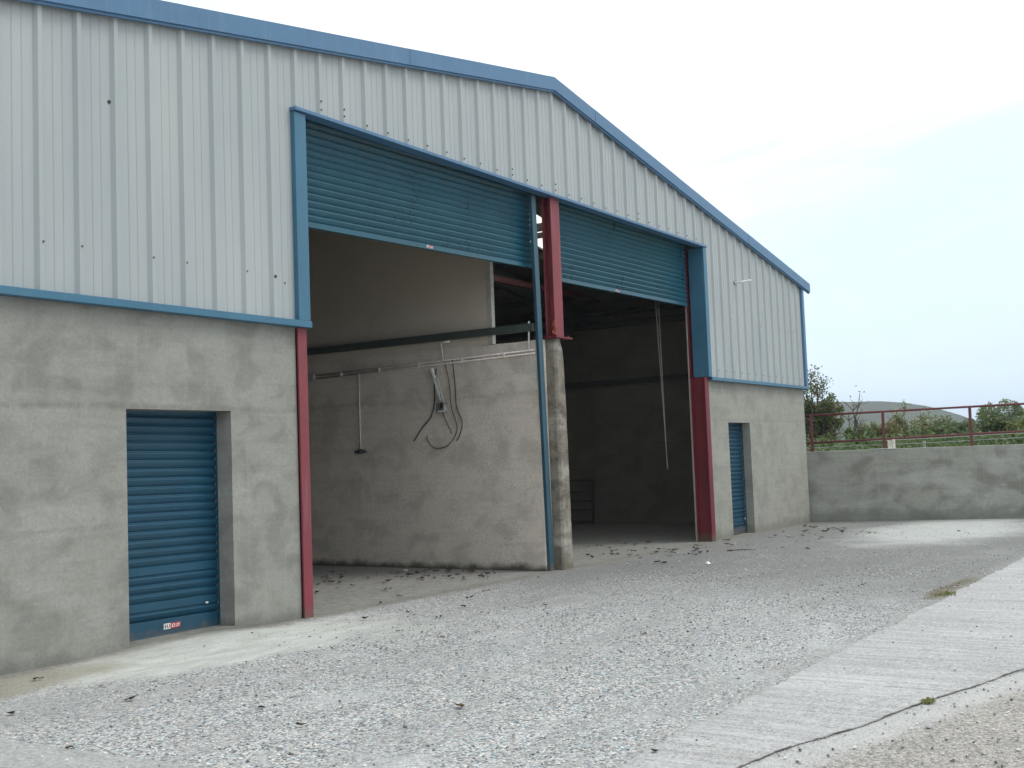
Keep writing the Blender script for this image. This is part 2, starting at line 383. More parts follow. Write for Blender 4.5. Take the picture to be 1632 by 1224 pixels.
# path strip with ragged edge, butt joint to stony slab
b = MB(); b.smooth = False
N_ = 1500; x0, x1 = -16.0, 26.0
def ey(x): return -4.845 + .035*noise.noise(Vector((x*1.3, 3, 0))) + .025*noise.noise(Vector((x*6, 7, 0))) + .02*noise.noise(Vector((x*21, 2, 0)))
def jy(x): return -5.365 - .256*(x+7.51) + .03*noise.noise(Vector((x*1.7, 1, 5))) + .012*noise.noise(Vector((x*7, 2, 0))) + .007*noise.noise(Vector((x*23, 8, 0)))
vs = []; fs = []
nr = 3
xc = [x0+(x1-x0)*i/N_ for i in range(N_+1)]
for x in xc:
    a = ey(x); c = min(jy(x), a-.002)
    for k in range(nr+1): yy = a+(c-a)*k/nr; vs.append((x, yy, zyard(x, yy)+.0045))
for i in range(N_):
    for k in range(nr): q = i*(nr+1)+k; fs.append((q, q+1, q+nr+2, q+nr+1))
b.add(vs, [f[::-1] for f in fs]); o = b.build('path', m_pt); o['kind'] = 'structure'
# joint: a dark sunken line filled with dirt
m_dirt = plain('joint_dirt', (.19, .155, .125), 1)
b = MB(); vs = []; fs = []
xj = [-9.2+i*.02 for i in range(0, 560)]
for x in xj:
    w = max(.0005, .0028*(1+2.2*noise.noise(Vector((x*7, 0, 3)))+1.2*noise.noise(Vector((x*31, 5, 3)))))
    for yy in (jy(x)+w, jy(x)-w): vs.append((x, yy, zyard(x, yy)+.0085))
for i in range(len(xj)-1): fs.append((2*i, 2*i+1, 2*i+3, 2*i+2))
b.add(vs, fs); o = b.build('path_joint', m_dirt); o['kind'] = 'structure'
# smooth slab in the near left corner
def sx(y): return -8.78 - .12*(y+1.9)*.5 + .03*noise.noise(Vector((y*2.2, 9, 0))) + .015*noise.noise(Vector((y*9, 4, 0)))
ysl = [-4.80+i*.04 for i in range(92)]
b = MB(); vs = []; fs = []
for y in ysl:
    for k, x in enumerate((sx(y), -9.3, -10.5, -13, -20)): vs.append((x, y, zyard(x, y)+.0045))
for i in range(len(ysl)-1):
    for k in range(4): q = i*5+k; fs.append((q, q+5, q+6, q+1))
b.add(vs, fs); o = b.build('slab', m_pt); o['kind'] = 'structure'

# ------------------------------------------------------------------ the shed
shed = thing('farm_shed', 'large grey steel-clad farm shed with blue trim over rendered concrete walls and two tall openings', 'shed', (0, 0, -1.40))
PT = .3333; AZ = 4.66; SL = .165; HL = 3.29; HSL = 1.33; HSR = 1.195
def roof(x): return AZ - SL*abs(x)
def zw(x): return zg(x)-.12
# rendered lower walls with doorways
def wall_holes(name, m, X0, X1, Y0, Y1, ztop, hole, zb=-1.6):
    hx0, hx1, hz0, hz1 = hole; b = MB()
    xs = [X0, hx0, hx1, X1]; zs = [zb, hz0, hz1, ztop]
    for i in range(3):
        for j in range(3):
            if i == 1 and j == 1: continue
            a0, a1, c0, c1 = xs[i], xs[i+1], zs[j], zs[j+1]
            b.add([(a0, Y0, c0), (a1, Y0, c0), (a1, Y0, c1), (a0, Y0, c1)], [(0, 1, 2, 3)])
            b.add([(a0, Y1, c0), (a1, Y1, c0), (a1, Y1, c1), (a0, Y1, c1)], [(3, 2, 1, 0)])
    for (xa, dirn) in ((X0, 0), (X1, 1)):
        b.add([(xa, Y0, zb), (xa, Y1, zb), (xa, Y1, ztop), (xa, Y0, ztop)], [(0, 3, 2, 1) if dirn else (0, 1, 2, 3)])
    b.add([(X0, Y0, ztop), (X1, Y0, ztop), (X1, Y1, ztop), (X0, Y1, ztop)], [(0, 1, 2, 3)])
    b.add([(hx0, Y0, hz0), (hx0, Y1, hz0), (hx0, Y1, hz1), (hx0, Y0, hz1)], [(0, 1, 2, 3)])
    b.add([(hx1, Y0, hz0), (hx1, Y1, hz0), (hx1, Y1, hz1), (hx1, Y0, hz1)], [(0, 3, 2, 1)])
    b.add([(hx0, Y0, hz1), (hx1, Y0, hz1), (hx1, Y1, hz1), (hx0, Y1, hz1)], [(0, 1, 2, 3)])
    b.add([(hx0, Y0, hz0), (hx1, Y0, hz0), (hx1, Y1, hz0), (hx0, Y1, hz0)], [(3, 2, 1, 0)])
    return b.build(name, m, shed, bevel=.006)
YW = .03
wl = wall_holes('wall', m_wall, -9.3, -4.70, YW, .32, HSL-.02, (-6.575, -5.50, -1.305, .50))
wr = wall_holes('wall', m_wall_right, 4.625, 9.29, YW, .32, HSR-.02, (5.44, 6.40, -1.405, .478))
# right and left side walls, back wall
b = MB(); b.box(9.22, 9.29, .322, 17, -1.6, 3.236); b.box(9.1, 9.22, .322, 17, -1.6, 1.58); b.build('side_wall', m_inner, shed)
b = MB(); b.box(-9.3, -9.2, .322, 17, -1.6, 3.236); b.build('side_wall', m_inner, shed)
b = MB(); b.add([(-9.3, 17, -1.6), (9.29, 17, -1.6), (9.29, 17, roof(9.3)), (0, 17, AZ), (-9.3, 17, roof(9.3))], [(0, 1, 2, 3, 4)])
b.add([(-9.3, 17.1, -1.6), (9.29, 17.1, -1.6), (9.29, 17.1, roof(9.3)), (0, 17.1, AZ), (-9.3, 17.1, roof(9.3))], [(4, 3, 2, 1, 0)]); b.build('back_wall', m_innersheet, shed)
# inner lining rails on the right side wall
b = MB()
b.box(9.04, 9.10, .3, 17, 1.50, 1.60); b.box(9.08, 9.218, .3, 17, 2.72, 2.85); b.box(8.9, 9.218, .3, 17, 2.98, 3.06)
b.build('sheeting_rail', m_steel, shed)

# cladding with ribs
xsn = []
def prof(x):
    """outline of the trapezoidal sheet at x: list of (x, y)"""
    return [(-.042, 0), (-.018, -.032), (.018, -.032), (.042, 0), (.117, 0), (.124, -.005), (.131, 0), (.197, 0), (.204, -.005), (.211, 0)]
P_ = []
for i in range(-29, 29):
    for dx, y in prof(0): P_.append((i*PT+dx, y))
P_ = [(x, y) for x, y in P_ if -9.32 < x < 9.30]
P_ = [(-9.32, 0)]+P_+[(9.30, 0)]
def yat(x):
    for (a, ya), (c, yc) in zip(P_, P_[1:]):
        if a <= x <= c: return ya+(yc-ya)*(x-a)/(c-a+1e-9)
    return 0
for xb in (-4.70, 4.60, 0.0): P_.append((xb, yat(xb)))
P_.sort()
b = MB()
for (a, ya), (c, yc) in zip(P_, P_[1:]):
    if c-a < 1e-6: continue
    mid = (a+c)/2; zb = HSL if mid < -4.70 else (HL if mid < 4.60 else HSR)
    b.add([(a, ya, zb), (c, yc, zb), (c, yc, roof(c)+.03), (a, ya, roof(a)+.03)], [(0, 1, 2, 3)])
cl = b.build('cladding', m_clad, shed)
# screw heads and old fixing holes
b = MB()
def dot(x, z, r=.012, k=0):
    b.cur = k; y = yat(x)-.001
    n = 8; c = [(x+r*math.cos(2*math.pi*i/n), y-.006, z+r*math.sin(2*math.pi*i/n)) for i in range(n)]
    c2 = [(p[0], y+.004, p[2]) for p in c]
    b.add(c+c2, [tuple(range(n-1, -1, -1))]+[(i, (i+1) % n, n+(i+1) % n, n+i) for i in range(n)])
for x, z, r, k in ((-6.716, 2.869, .014, 0), (-7.322, 1.69, .0085, 1), (-6.997, 1.70, .0075, 1), (-6.338, 1.70, .0075, 1), (-6.0, 1.70, .007, 1), (-5.336, 1.71, .0075, 1), (-4.996, 1.703, .014, 0), (-4.848, 1.663, .008, 1)): dot(x, z, r, k)
for i in range(-13, 14):
    x = i*PT+random.uniform(-.01, .01)
    dot(x, HL+.09+random.uniform(-.01, .01), .0095, random.choice((0, 1, 1)))
    if i in (-13, -12, -3, 0, 7): dot(x, HL+.165, .0095, 0)
for i in range(15, 28):
    if random.random() < .8: dot(i*PT, HSR+.12, .009, 1)
    if random.random() < .5: dot(i*PT, HSR+1.0, .008, 1)
b.build('screw', [m_hole, m_rust], shed)['kind'] = 'stuff'
# verge (barge) trim in lengths
def verge(sgn):
    b = MB(); L_ = 9.68 if sgn > 0 else 9.7
    cuts = [0, 1.05, 3.6, 6.5, L_] if sgn > 0 else [0, .42, 3.0, 6.0, L_]
    for i in range(len(cuts)-1):
        a, c = cuts[i]+(.0015 if i else 0), cuts[i+1]; pr = .003*(i % 2)
        def sec(x):
            r = AZ-SL*x; X = sgn*x
            return [(X, -.085-pr, r+.0), (X, -.085-pr, r+.172), (X, .16, r+.172+pr), (X, .16, r+.16), (X, -.070, r+.155), (X, -.070, r-.0)]
        A, C = sec(a), sec(c); n = len(A)
        fs = [(k, (k+1) % n, n+(k+1) % n, n+k) for k in range(n)]
        if sgn > 0: fs = [f[::-1] for f in fs]
        fs += [tuple(range(n)), tuple(range(2*n-1, n-1, -1))]
        b.add(A+C, fs)
        # narrow return lip under the face
        A2 = [(sgn*a, -.070, AZ-SL*a-.022), (sgn*a, -.040, AZ-SL*a-.022), (sgn*a, -.040, AZ-SL*a+.012), (sgn*a, -.070+.001, AZ-SL*a+.012)]
        C2 = [(sgn*c, p[1], p[2]-SL*(c-a)) for p in A2]
        fs = [(k, (k+1) % 4, 4+(k+1) % 4, 4+k) for k in range(4)]+[(0, 1, 2, 3), (7, 6, 5, 4)]
        b.add(A2+C2, fs)
    return b.build('verge_trim', m_verge, shed)
verge(-1); verge(1)
# corner trims
b = MB(); b.box(9.285, 9.40, -.045, .10, HSR-.06, roof(9.36)+.02); b.build('corner_trim', m_verge, shed, bevel=.004)
b = MB(); b.box(-9.40, -9.30, -.045, .10, HSL-.06, roof(9.36)+.02); b.build('corner_trim', m_verge, shed, bevel=.004)
# drip trims under the sheets
b = MB(); b.box(-9.299, -4.565, -.062, .029, HSL-.058, HSL+.002); b.build('base_trim', m_blue, shed, bevel=.004)
b = MB(); b.box(4.665, 9.40, -.060, .029, HSR-.052, HSR+.002); b.build('base_trim', m_blue, shed, bevel=.004)
# lintel trim
b = MB(); b.box(-4.735, -.3, -.078, .06, HL-.016, HL+.018); b.box(-.298, 4.66, -.076, .06, HL-.016, HL+.018); b.build('lintel_trim', m_verge, shed, bevel=.004)
b = MB(); b.box(-4.6, 4.5, .061, .5, HL+.09, HL+.12); b.build('head_plate', m_steel, shed)
# jamb flashings
b = MB(); b.box(-4.725, -4.575, -.052, .06, HSL+.004, HL-.024); b.build('jamb_flashing', m_blue, shed, bevel=.004)
b = MB(); b.box(4.535, 4.662, -.060, .205, HSR+.0, HL-.024); b.build('jamb_flashing', m_blue, shed, bevel=.004)
# I-section steel columns
def ibeam(b, xa, xb, ya, yb, z0, z1, tf=.018, tw=.014):
    xm = (xa+xb)/2
    b.box(xa, xb, ya, ya+tf, z0, z1); b.box(xa, xb, yb-tf, yb, z0, z1); b.box(xm-tw/2, xm+tw/2, ya+tf, yb-tf, z0, z1)
b = MB(); ibeam(b, -4.697, -4.585, -.004, .24, -1.6, HSL-.06); b.build('steel_column', m_redl, shed)
b = MB(); ibeam(b, 4.475, 4.622, -.006, .24, -1.6, HSR-.004); b.build('steel_column', m_red, shed)
b = MB(); b.box(4.50, 4.62, .244, .256, HSR, HL-.03); b.build('steel_column', m_red, shed)
col = MB(); ibeam(col, -.112, .10, -.012, .125, 1.512, HL-.0); c_ = col.build('steel_column', m_redl, shed, bevel=.003)
b = MB(); b.box(-.19, .21, -.07, .25, 1.49, 1.511)
for px in (-.14, .16):
    for py in (-.035, .215): b.tube([(px, py, 1.511), (px, py, 1.535)], .014, 6)
b.build('base_plate', m_red, c_)
# small white-grey guide lip at right
b = MB(); b.box(4.455, 4.472, .245, .262, -1.6, HL-.05); b.build('shutter_guide', plain('guide_lip', (.36, .30, .29), .5), shed)
# concrete pillar
b = MB(); b.smooth = False
lv = [(-1.6, -.175, .115), (-1.38, -.175, .115), (-1.2, -.155, .10), (-.6, -.15, .095), (0, -.148, .085), (.7, -.15, .08), (1.2, -.152, .062), (1.33, -.152, .045), (1.43, -.13, .01), (1.49, -.10, -.02)]
rings = []
for j in range(len(lv)-1):
    z0_, a0, c0 = lv[j]; z1_, a1, c1 = lv[j+1]; n = max(1, int((z1_-z0_)/.06))
    for k in range(n): t = k/n; rings.append((z0_+(z1_-z0_)*t, a0+(a1-a0)*t, c0+(c1-c0)*t))
rings.append(lv[-1])
vs = []
for z, a, c in rings:
    def jt(x, y, s=.006): 
        v = Vector((x*6, y*6, z*5)); return (x+s*noise.noise(v), y+s*noise.noise(v+Vector((9, 9, 9))), z)
    vs += [jt(a, .0), jt(a+.03, -.03), jt((a+c)/2, -.034), jt(c-.03, -.03), jt(c, -.0), jt(c, .14), jt(c, .28), jt(a, .28), jt(a, .14)]
n = 9; fs = []
for j in range(len(rings)-1):
    for k in range(n): fs.append((j*n+k, j*n+(k+1) % n, (j+1)*n+(k+1) % n, (j+1)*n+k))
fs.append(tuple((len(rings)-1)*n+k for k in range(n)))
b.add(vs, fs); b.build('pillar', m_pillar, shed, bevel=.008)
# dividing wall
b = MB()
ny = 60; vs = []; fs = []
ysd = [.115+i*(16.8-.115)/ny if i > 14 else .115+i*.28 for i in range(ny)]; ysd = sorted(ysd)
def topz(y): return 1.462+.012*noise.noise(Vector((y*3, 0, 0)))+(.012 if y > 1 else 0)
for y in ysd: vs += [(-.35, y, -1.6), (-.35, y, topz(y)), (-.155, y, topz(y)+.01), (-.155, y, -1.6)]
for i in range(len(ysd)-1):
    for k in range(3): fs.append((i*4+k, i*4+k+1, i*4+k+5, i*4+k+4))
fs.append((0, 3, 2, 1)); b.add(vs, [f[::-1] for f in fs]); b.build('divider_wall', m_divider, shed)
# partition sheeting above the dividing wall
b = MB(); b.box(-.342, -.30, .84, 16.9, 1.466, 4.55); pt = b.build('partition', m_liner, shed)
b = MB(); b.box(-.352, -.28, .775, .838, 1.47, 4.5); b.build('edge_trim', m_lintrim, pt)
b = MB(); b.box(-.43, -.362, .125, 16.5, 1.575, 1.655); b.box(-.43, -.40, .125, 16.5, 1.656, 1.668); b.build('rail', m_green, shed)

# roof: sheet, purlins, rooflight
b = MB()
RY0, RY1, RX0, RX1 = 2.67, 3.56, 2.9, 7.6
def rq(x0_, x1_, y0_, y1_, o=.0, t=.03):
    s = 1 if x0_+x1_ > 0 else -1
    z0_, z1_ = AZ+.13-SL*abs(x0_)-t+o, AZ+.13-SL*abs(x1_)-t+o
    b.hexa([(x0_, y0_, z0_), (x1_, y0_, z1_), (x1_, y1_, z1_), (x0_, y1_, z0_), (x0_, y0_, z0_+t), (x1_, y0_, z1_+t), (x1_, y1_, z1_+t), (x0_, y1_, z0_+t)])
rq(-9.6, 0, -.06, 17.1); rq(0, RX0, -.06, 17.1); rq(RX1, 9.6, -.06, 17.1); rq(RX0, RX1, -.06, RY0); rq(RX0, RX1, RY1, 17.1)
rf = b.build('roof', m_roofs, shed)
b = MB(); rq(RX0, RX1, RY0, RY1, .01, .006); b.build('rooflight', m_rl, rf)
b = MB()
for x in (-8.9, -7.6, -6.3, -5.0, -3.7, -2.4, -1.1, .8, 2.0, 3.1, 4.28, 5.6, 6.9, 8.2):
    z = AZ+.10-SL*abs(x)-.004; b.box(x-.02, x+.02, .28, 16.9, z-.16, z-.02)
z = AZ+.1-SL*4.70; b.box(4.68, 4.71, .28, 16.9, z-.12, z-.02)
b.build('purlin', m_steel, rf)
b = MB()
for y in (4.6, 9.2, 13.8):
    for s in (-1, 1):
        z0_, z1_ = AZ-.08, AZ-.08-SL*9.1
        b.hexa([(0, y, z0_-.32), (s*9.1, y, z1_-.32), (s*9.1, y+.14, z1_-.32), (0, y+.14, z0_-.32), (0, y, z0_), (s*9.1, y, z1_), (s*9.1, y+.14, z1_), (0, y+.14, z0_)])
b.build('rafter', m_steel, shed)
b = MB(); b.box(-.28, 9.2, 4.2, 4.28, 3.26, 3.37); b.build('tie_beam', m_maroon, shed)

# ------------------------------------------------------------------ roller shutters
def slat_profile(z, p, flat=False):
    """(dy, z) outline of one slat from its bottom z upwards, seen from the front (negative = towards the viewer)"""
    if flat: return [(.0, z), (-.004, z+.004), (-.004, z+p-.006), (0, z+p-.003)]
    return [(.006, z), (.0, z+p*.10), (-.008, z+p*.28), (-.0145, z+p*.50), (-.018, z+p*.66), (-.016, z+p*.74), (-.007, z+p*.81), (.006, z+p*.86), (.008, z+p*.93)]
def sticker(parent, X, Y, Z, w, h, sh=0):
    b = MB(); b.cur = 0
    def bx(u0, u1, v0, v1, d): b.box(X+u0*w, X+u1*w, Y-d, Y-.0005, Z+v0*h, Z+v1*h)
    b.box(X, X+w, Y-.0015, Y, Z, Z+h)
    b.cur = 1
    bx(.40, 1.0, 0, 1, .003)
    b.cur = 2
    for u0, u1, v0, v1 in ((.05, .09, .2, .8), (.09, .15, .72, .82), (.09, .15, .46, .56), (.09, .15, .18, .28), (.19, .23, .2, .8), (.23, .29, .18, .28), (.32, .36, .2, .8)): bx(u0, u1, v0, v1, .003)
    b.cur = 0
    for u0, u1, v0, v1 in ((.47, .52, .2, .8), (.52, .58, .7, .82), (.52, .58, .2, .3), (.62, .66, .2, .8), (.74, .86, .62, .74), (.80, .92, .3, .42), (.74, .79, .2, .5), (.88, .93, .5, .8)): bx(u0, u1, v0, v1, .0045)
    return b.build('sticker', [m_stickw, m_stickr, m_black], parent)
def shutter(name, x0_, x1_, Y, zb0, zb1, ztop, m, rail=.075, flats=(), p=.0712, label=None, back=.02):
    b = MB(); b.smooth = False
    pts = []; z = rail; k = 0
    H = ztop-zb0
    while z < H:
        fl = k in flats
        pr = slat_profile(z, p, fl)
        pts += pr; z += p; k += 1
    sl = (zb1-zb0)/(x1_-x0_)
    n = len(pts); segs = 10
    vs = []
    for i in range(segs+1):
        x = x0_+(x1_-x0_)*i/segs
        for dy, zz in pts: vs.append((x, Y+dy+.0012*noise.noise(Vector((x*1.1, zz*3, 0))), zb0+sl*(x-x0_)+zz))
    fs = [(i*n+j, (i+1)*n+j, (i+1)*n+j+1, i*n+j+1) for i in range(segs) for j in range(n-1)]
    b.add(vs, fs)
    # back skin so that the curtain has thickness
    b.add([(x0_, Y+back, zb0), (x1_, Y+back, zb1), (x1_, Y+back, ztop), (x0_, Y+back, ztop)], [(0, 3, 2, 1)])
    o = b.build(name, m, shed)
    if label: o['label'] = label
    b = MB(); y0_, y1_ = Y-.014, Y+back+.004
    b.hexa([(x0_, y0_, zb0), (x1_, y0_, zb1), (x1_, y1_, zb1), (x0_, y1_, zb0), (x0_, y0_, zb0+rail-.004), (x1_, y0_, zb1+rail-.004), (x1_, y1_, zb1+rail-.004), (x0_, y1_, zb0+rail-.004)])
    b.hexa([(x0_, y0_-.016, zb0), (x1_, y0_-.016, zb1), (x1_, y0_-.001, zb1), (x0_, y0_-.001, zb0), (x0_, y0_-.016, zb0+.012), (x1_, y0_-.016, zb1+.012), (x1_, y0_-.001, zb1+.012), (x0_, y0_-.001, zb0+.012)])
    b.build('bottom_rail', m, o, bevel=.003)
    return o
s1 = shutter('roller_shutter', -4.58, -.27, .20, 2.272, 2.372, HL+.085, m_shutg, .062, (), label='wide blue shutter rolled up over the left opening')
sticker(s1, -2.46, .185, 2.333, .115, .034)
s2 = shutter('roller_shutter', .24, 4.43, .22, 2.285, 2.33, HL+.085, m_shutg, .062, (), label='wide blue shutter rolled up over the right opening')
sticker(s2, 1.97, .205, 2.312, .115, .034)
s3 = shutter('roller_shutter', -6.60, -5.47, .235, -1.303, -1.318, .55, m_shut, .135, (1, 5), label='narrow blue shutter closed in the left doorway')
sticker(s3, -6.09, .219, -1.262, .17, .045)
for x, z in ((-6.46, -1.175), (-5.64, -1.10)):
    b = MB(); b.box(x-.011, x+.011, .207, .221, z-.007, z+.007); b.build('lock_bullet', m_stickw, s3)
s4 = shutter('roller_shutter', 5.42, 6.42, .20, -1.40, -1.40, .52, m_shut, .125, (1, 5), label='narrow blue shutter closed in the right doorway')
b = MB(); b.box(6.33, 6.35, .175, .186, -1.17, -1.145); b.build('lock_bullet', m_stickw, s4)
# guides
b = MB(); gx = lambda z: -.318-.024*(z+1.34)
za, zb_ = -1.6, HL-.03
def gsec(xo0, xo1, y0_, y1_):
    b.hexa([(gx(z)+xo, y, z) for z in (za, zb_) for xo, y in ((xo0, y0_), (xo1, y0_), (xo1, y1_), (xo0, y1_))])
gsec(0, .10, .07, .112)
g = b.build('shutter_guide', paint('guide_blue', (.03, .085, .12), .4, .1, (.1, .12, .13), .3), shed, bevel=.003)
b = MB(); b.box(-4.584, -4.55, .13, .22, -1.6, HL-.03); b.build('shutter_guide', m_shut, shed)
for (xa, xb, zt, yg) in ((-6.574, -6.55, .499, .205), (-5.512, -5.501, .499, .205), (5.441, 5.46, .477, .168), (6.388, 6.399, .477, .168)):
    b = MB(); b.box(xa, xb, yg, yg+.010, -1.40, zt); b.build('shutter_guide', m_shut, shed)
# hand chain of the right shutter
b = MB()
def chain(p0, p1, n):
    p0, p1 = Vector(p0), Vector(p1); d = (p1-p0)/n
    for i in range(n):
        c = p0+d*(i+.5); u = Vector((1, 0, 0)) if i % 2 else Vector((0, 1, 0)); dd = d.normalized()
        ring = [c+dd*math.cos(a)*d.length*.60+u*math.sin(a)*.007 for a in [k*math.pi/3 for k in range(6)]]
        b.tube([tuple(q) for q in ring+[ring[0]]], .0026, 4, False)
chain((3.72, .45, 3.1), (3.93, .45, -.20), 92); chain((3.90, .47, 3.1), (3.96, .47, -.20), 92); chain((3.93, .45, -.20), (3.955, .46, -.235), 2); chain((3.96, .47, -.20), (3.955, .46, -.235), 2)
b.build('hand_chain', plain('chain_steel', (.25, .21, .18), .5, .3), s2)

# overflow pipe on the right-hand cladding
b = MB(); b.tube([(5.93, .02, 2.85), (5.93, -.30, 2.862)], .017, 8); op = b.build('overflow_pipe', m_white, shed)
b = MB(); b.box(5.905, 5.955, -.008, .0, 2.825, 2.875); b.build('pipe_collar', m_hole, op)

# ------------------------------------------------------------------ pipes and wiring on the dividing wall
XP = -.372
b = MB(); b.tube([(XP, .14, 1.342), (XP, 3.78, 1.276)], .0105, 8); b.tube([(XP, .14, 1.300), (XP, 3.78, 1.234)], .0105, 8)
cp = b.build('conduit', m_pvc, shed)
for y in (.6, 1.25, 1.95, 2.62, 3.3):
    b = MB(); zc = 1.321-(y-.14)*.018; b.box(XP-.014, -.349, y-.008, y+.008, zc-.034, zc+.034); b.build('clip', m_pvc, cp)
b = MB(); b.box(-.41, -.352, 3.78, 4.35, 1.215, 1.295); b.build('junction_box', m_lintrim, cp, bevel=.004)
b = MB(); b.tube([(XP-.018, 1.535, 1.31), (XP-.045, 1.535, 1.515), (XP-.07, 1.527, 1.535), (XP-.075, 1.505, 1.545), (XP-.075, 1.38, 1.548)], .012, 8); b.build('conduit', m_pvc, shed)
b = MB(); b.tube([(XP-.018, .215, 1.34), (XP-.018, .205, 1.58), (XP-.018, .215, 1.63), (XP-.018, .195, 1.70)], .0105, 8); b.build('conduit', m_pvc, shed)
b = MB(); b.tube([(XP, 2.985, 1.26), (XP, 2.99, .22)], .0095, 8); cv = b.build('conduit', m_pvc, shed)
b = MB(); b.box(-.40, -.351, 2.955, 3.03, .155, .215); b.tube([(-.40, 2.97, .185), (-.43, 2.97, .185)], .02, 8); b.box(-.392, -.351, 3.04, 3.085, .165, .2); b.box(-.392, -.351, 2.90, 2.945, .165, .2); b.build('socket', plain('grey_socket', (.07, .075, .09), .5), cv, bevel=.004)
# loose light fitting
lt = thing('light_fitting', 'broken white strip light hanging askew on its wires from the dividing wall', 'light', (-.385, 1.6, .66))
def bar(b, p, q, w, t):
    p, q = Vector(p), Vector(q); d = (q-p).normalized(); a = d.cross(Vector((1, 0, 0))).normalized(); e = Vector((1, 0, 0))
    b.hexa([tuple(p-a*w-e*t), tuple(p+a*w-e*t), tuple(p+a*w+e*t), tuple(p-a*w+e*t), tuple(q-a*w-e*t), tuple(q+a*w-e*t), tuple(q+a*w+e*t), tuple(q-a*w+e*t)])
b = MB(); bar(b, (-.40, 1.715, 1.225), (-.40, 1.575, .79), .014, .018); b.build('batten', m_white, lt, bevel=.003)
b = MB(); bar(b, (-.405, 1.64, 1.09), (-.405, 1.505, .66), .011, .012); b.build('tube', plain('fitting_tube', (.6, .58, .54), .4), lt)
b = MB(); b.box(-.44, -.36, 1.52, 1.635, .655, .765); bx = b.build('gear_box', m_galv, lt, bevel=.004)
b = MB(); b.box(-.447, -.4405, 1.525, 1.56, .70, .765); b.build('cover', m_black, bx)
b = MB(); b.box(-.452, -.442, 1.50, 1.60, .648, .666); b.build('end_cap', m_white, lt)
def cable(name, pts, r, m, label, cat='cable'):
    pts = [Vector(p) for p in pts]; out = []
    for i in range(len(pts)-1):
        p0 = pts[max(i-1, 0)]; p1 = pts[i]; p2 = pts[i+1]; p3 = pts[min(i+2, len(pts)-1)]
        for k in range(6):
            t = k/6; out.append(.5*((2*p1)+(p2-p0)*t+(2*p0-5*p1+4*p2-p3)*t*t+(3*p1-p0-3*p2+p3)*t**3))
    out.append(pts[-1]); b = MB(); b.tube([tuple(q) for q in out], r, 6)
    o = b.build(name, m, loc=pts[0]); return tag(o, label, cat, 'loose cables on the dividing wall')
cable('cable', [(-.375, 1.66, 1.22), (-.375, 1.70, 1.0), (-.375, 1.705, .80), (-.375, 1.77, .60), (-.375, 1.92, .46), (-.375, 2.06, .29)], .0085, m_black, 'black cable hanging down and swinging left below the broken strip light')
cable('cable', [(-.372, 1.52, 1.30), (-.372, 1.46, 1.0), (-.372, 1.44, .70), (-.372, 1.36, .45), (-.372, 1.42, .30), (-.372, 1.55, .20), (-.372, 1.72, .185), (-.372, 1.83, .27), (-.372, 1.85, .35)], .0065, m_brown, 'pale brown cable curling into a loop below the strip light')
cable('cable', [(-.368, 1.40, 1.31), (-.368, 1.37, .95), (-.368, 1.36, .70), (-.368, 1.28, .50), (-.368, 1.33, .33), (-.368, 1.38, .27)], .0065, plain('dark_cable', (.06, .035, .028), .6), 'dark brown cable hanging right of the strip light and turning back in')
cable('cable', [(-.378, 1.58, .655), (-.378, 1.54, .55), (-.378, 1.47, .42), (-.378, 1.44, .36)], .0055, m_black, 'short thin cable hanging out of the bottom of the strip light box')
# orange twine at the foot of the red column
pts = []
b = MB()
for k in range(3):
    pts = []
    for i in range(14):
        a = i*.7+k*2
        pts.append((-.17+.03*math.cos(a)+.012*k, -.03-.02*math.sin(a), 1.525+.015*k+.012*i*(.5+.3*k)+.01*math.sin(a*1.7)))
    b.tube(pts, .004, 5)
tag(b.build('twine', m_orange, loc=(-.17, -.03, 1.512)), 'orange twine tangled on the base plate of the red column', 'twine')

# field gate leaning inside
gt = thing('field_gate', 'dark tubular field gate leaning in the gloom inside the right bay', 'gate', (9.0, 4.8, -1.43))
def gatebar(nm, p, q, r): b = MB(); b.tube([p, q], r, 8); b.build(nm, m_steel, gt)
for z in (-1.36, -1.12, -.94, -.74, -.50):
    gatebar('bar', (8.95+.09*(z+1.4), 4.60, z), (8.95+.09*(z+1.4), 7.2, z), .02)
gatebar('upright', (8.95, 4.60, -1.43), (9.04, 4.60, -.46), .025); gatebar('upright', (8.95, 7.2, -1.43), (9.04, 7.2, -.46), .025)

# ------------------------------------------------------------------ yard wall, railing, fence
F0 = Vector((9.50, .30)); FD = Vector((.963, -3.715)).normalized(); FN = Vector((-FD.y, FD.x))   # FN points behind the wall
def fp(s, n=0): p = Vector((9.545, .133))+FD*s+FN*n; return p.x, p.y
yw = thing('yard_wall', 'stained pale concrete retaining wall at the right edge of the yard', 'wall', (*fp(2), -1.43))
b = MB(); nseg = 48; s0, s1 = -.28, 13.0; vs = []; fs = []
for i in range(nseg+1):
    s = s0+(s1-s0)*i/nseg; zt = -.066-.001*s+.006*noise.noise(Vector((s*2, 0, 4)))
    for (n_, z) in ((0, -1.7), (0, zt), (.19, zt+.004), (.19, -1.7)): x, y = fp(s, n_); vs.append((x, y, z))
for i in range(nseg):
    for k in range(3): fs.append((i*4+k, i*4+k+1, i*4+k+5, i*4+k+4))
fs += [(3, 2, 1, 0), tuple(nseg*4+k for k in range(4))]
b.add(vs, fs); b.build('wall', m_yardwall, yw, bevel=.008)
rl = thing('railing', 'dark red steel railing with two rails standing on the yard wall', 'railing', (*fp(2, .06), -.066))
posts = [.13, 1.47, 3.03, 4.6, 6.2, 7.8, 9.4]
def rtop(s): return .655+.010*s
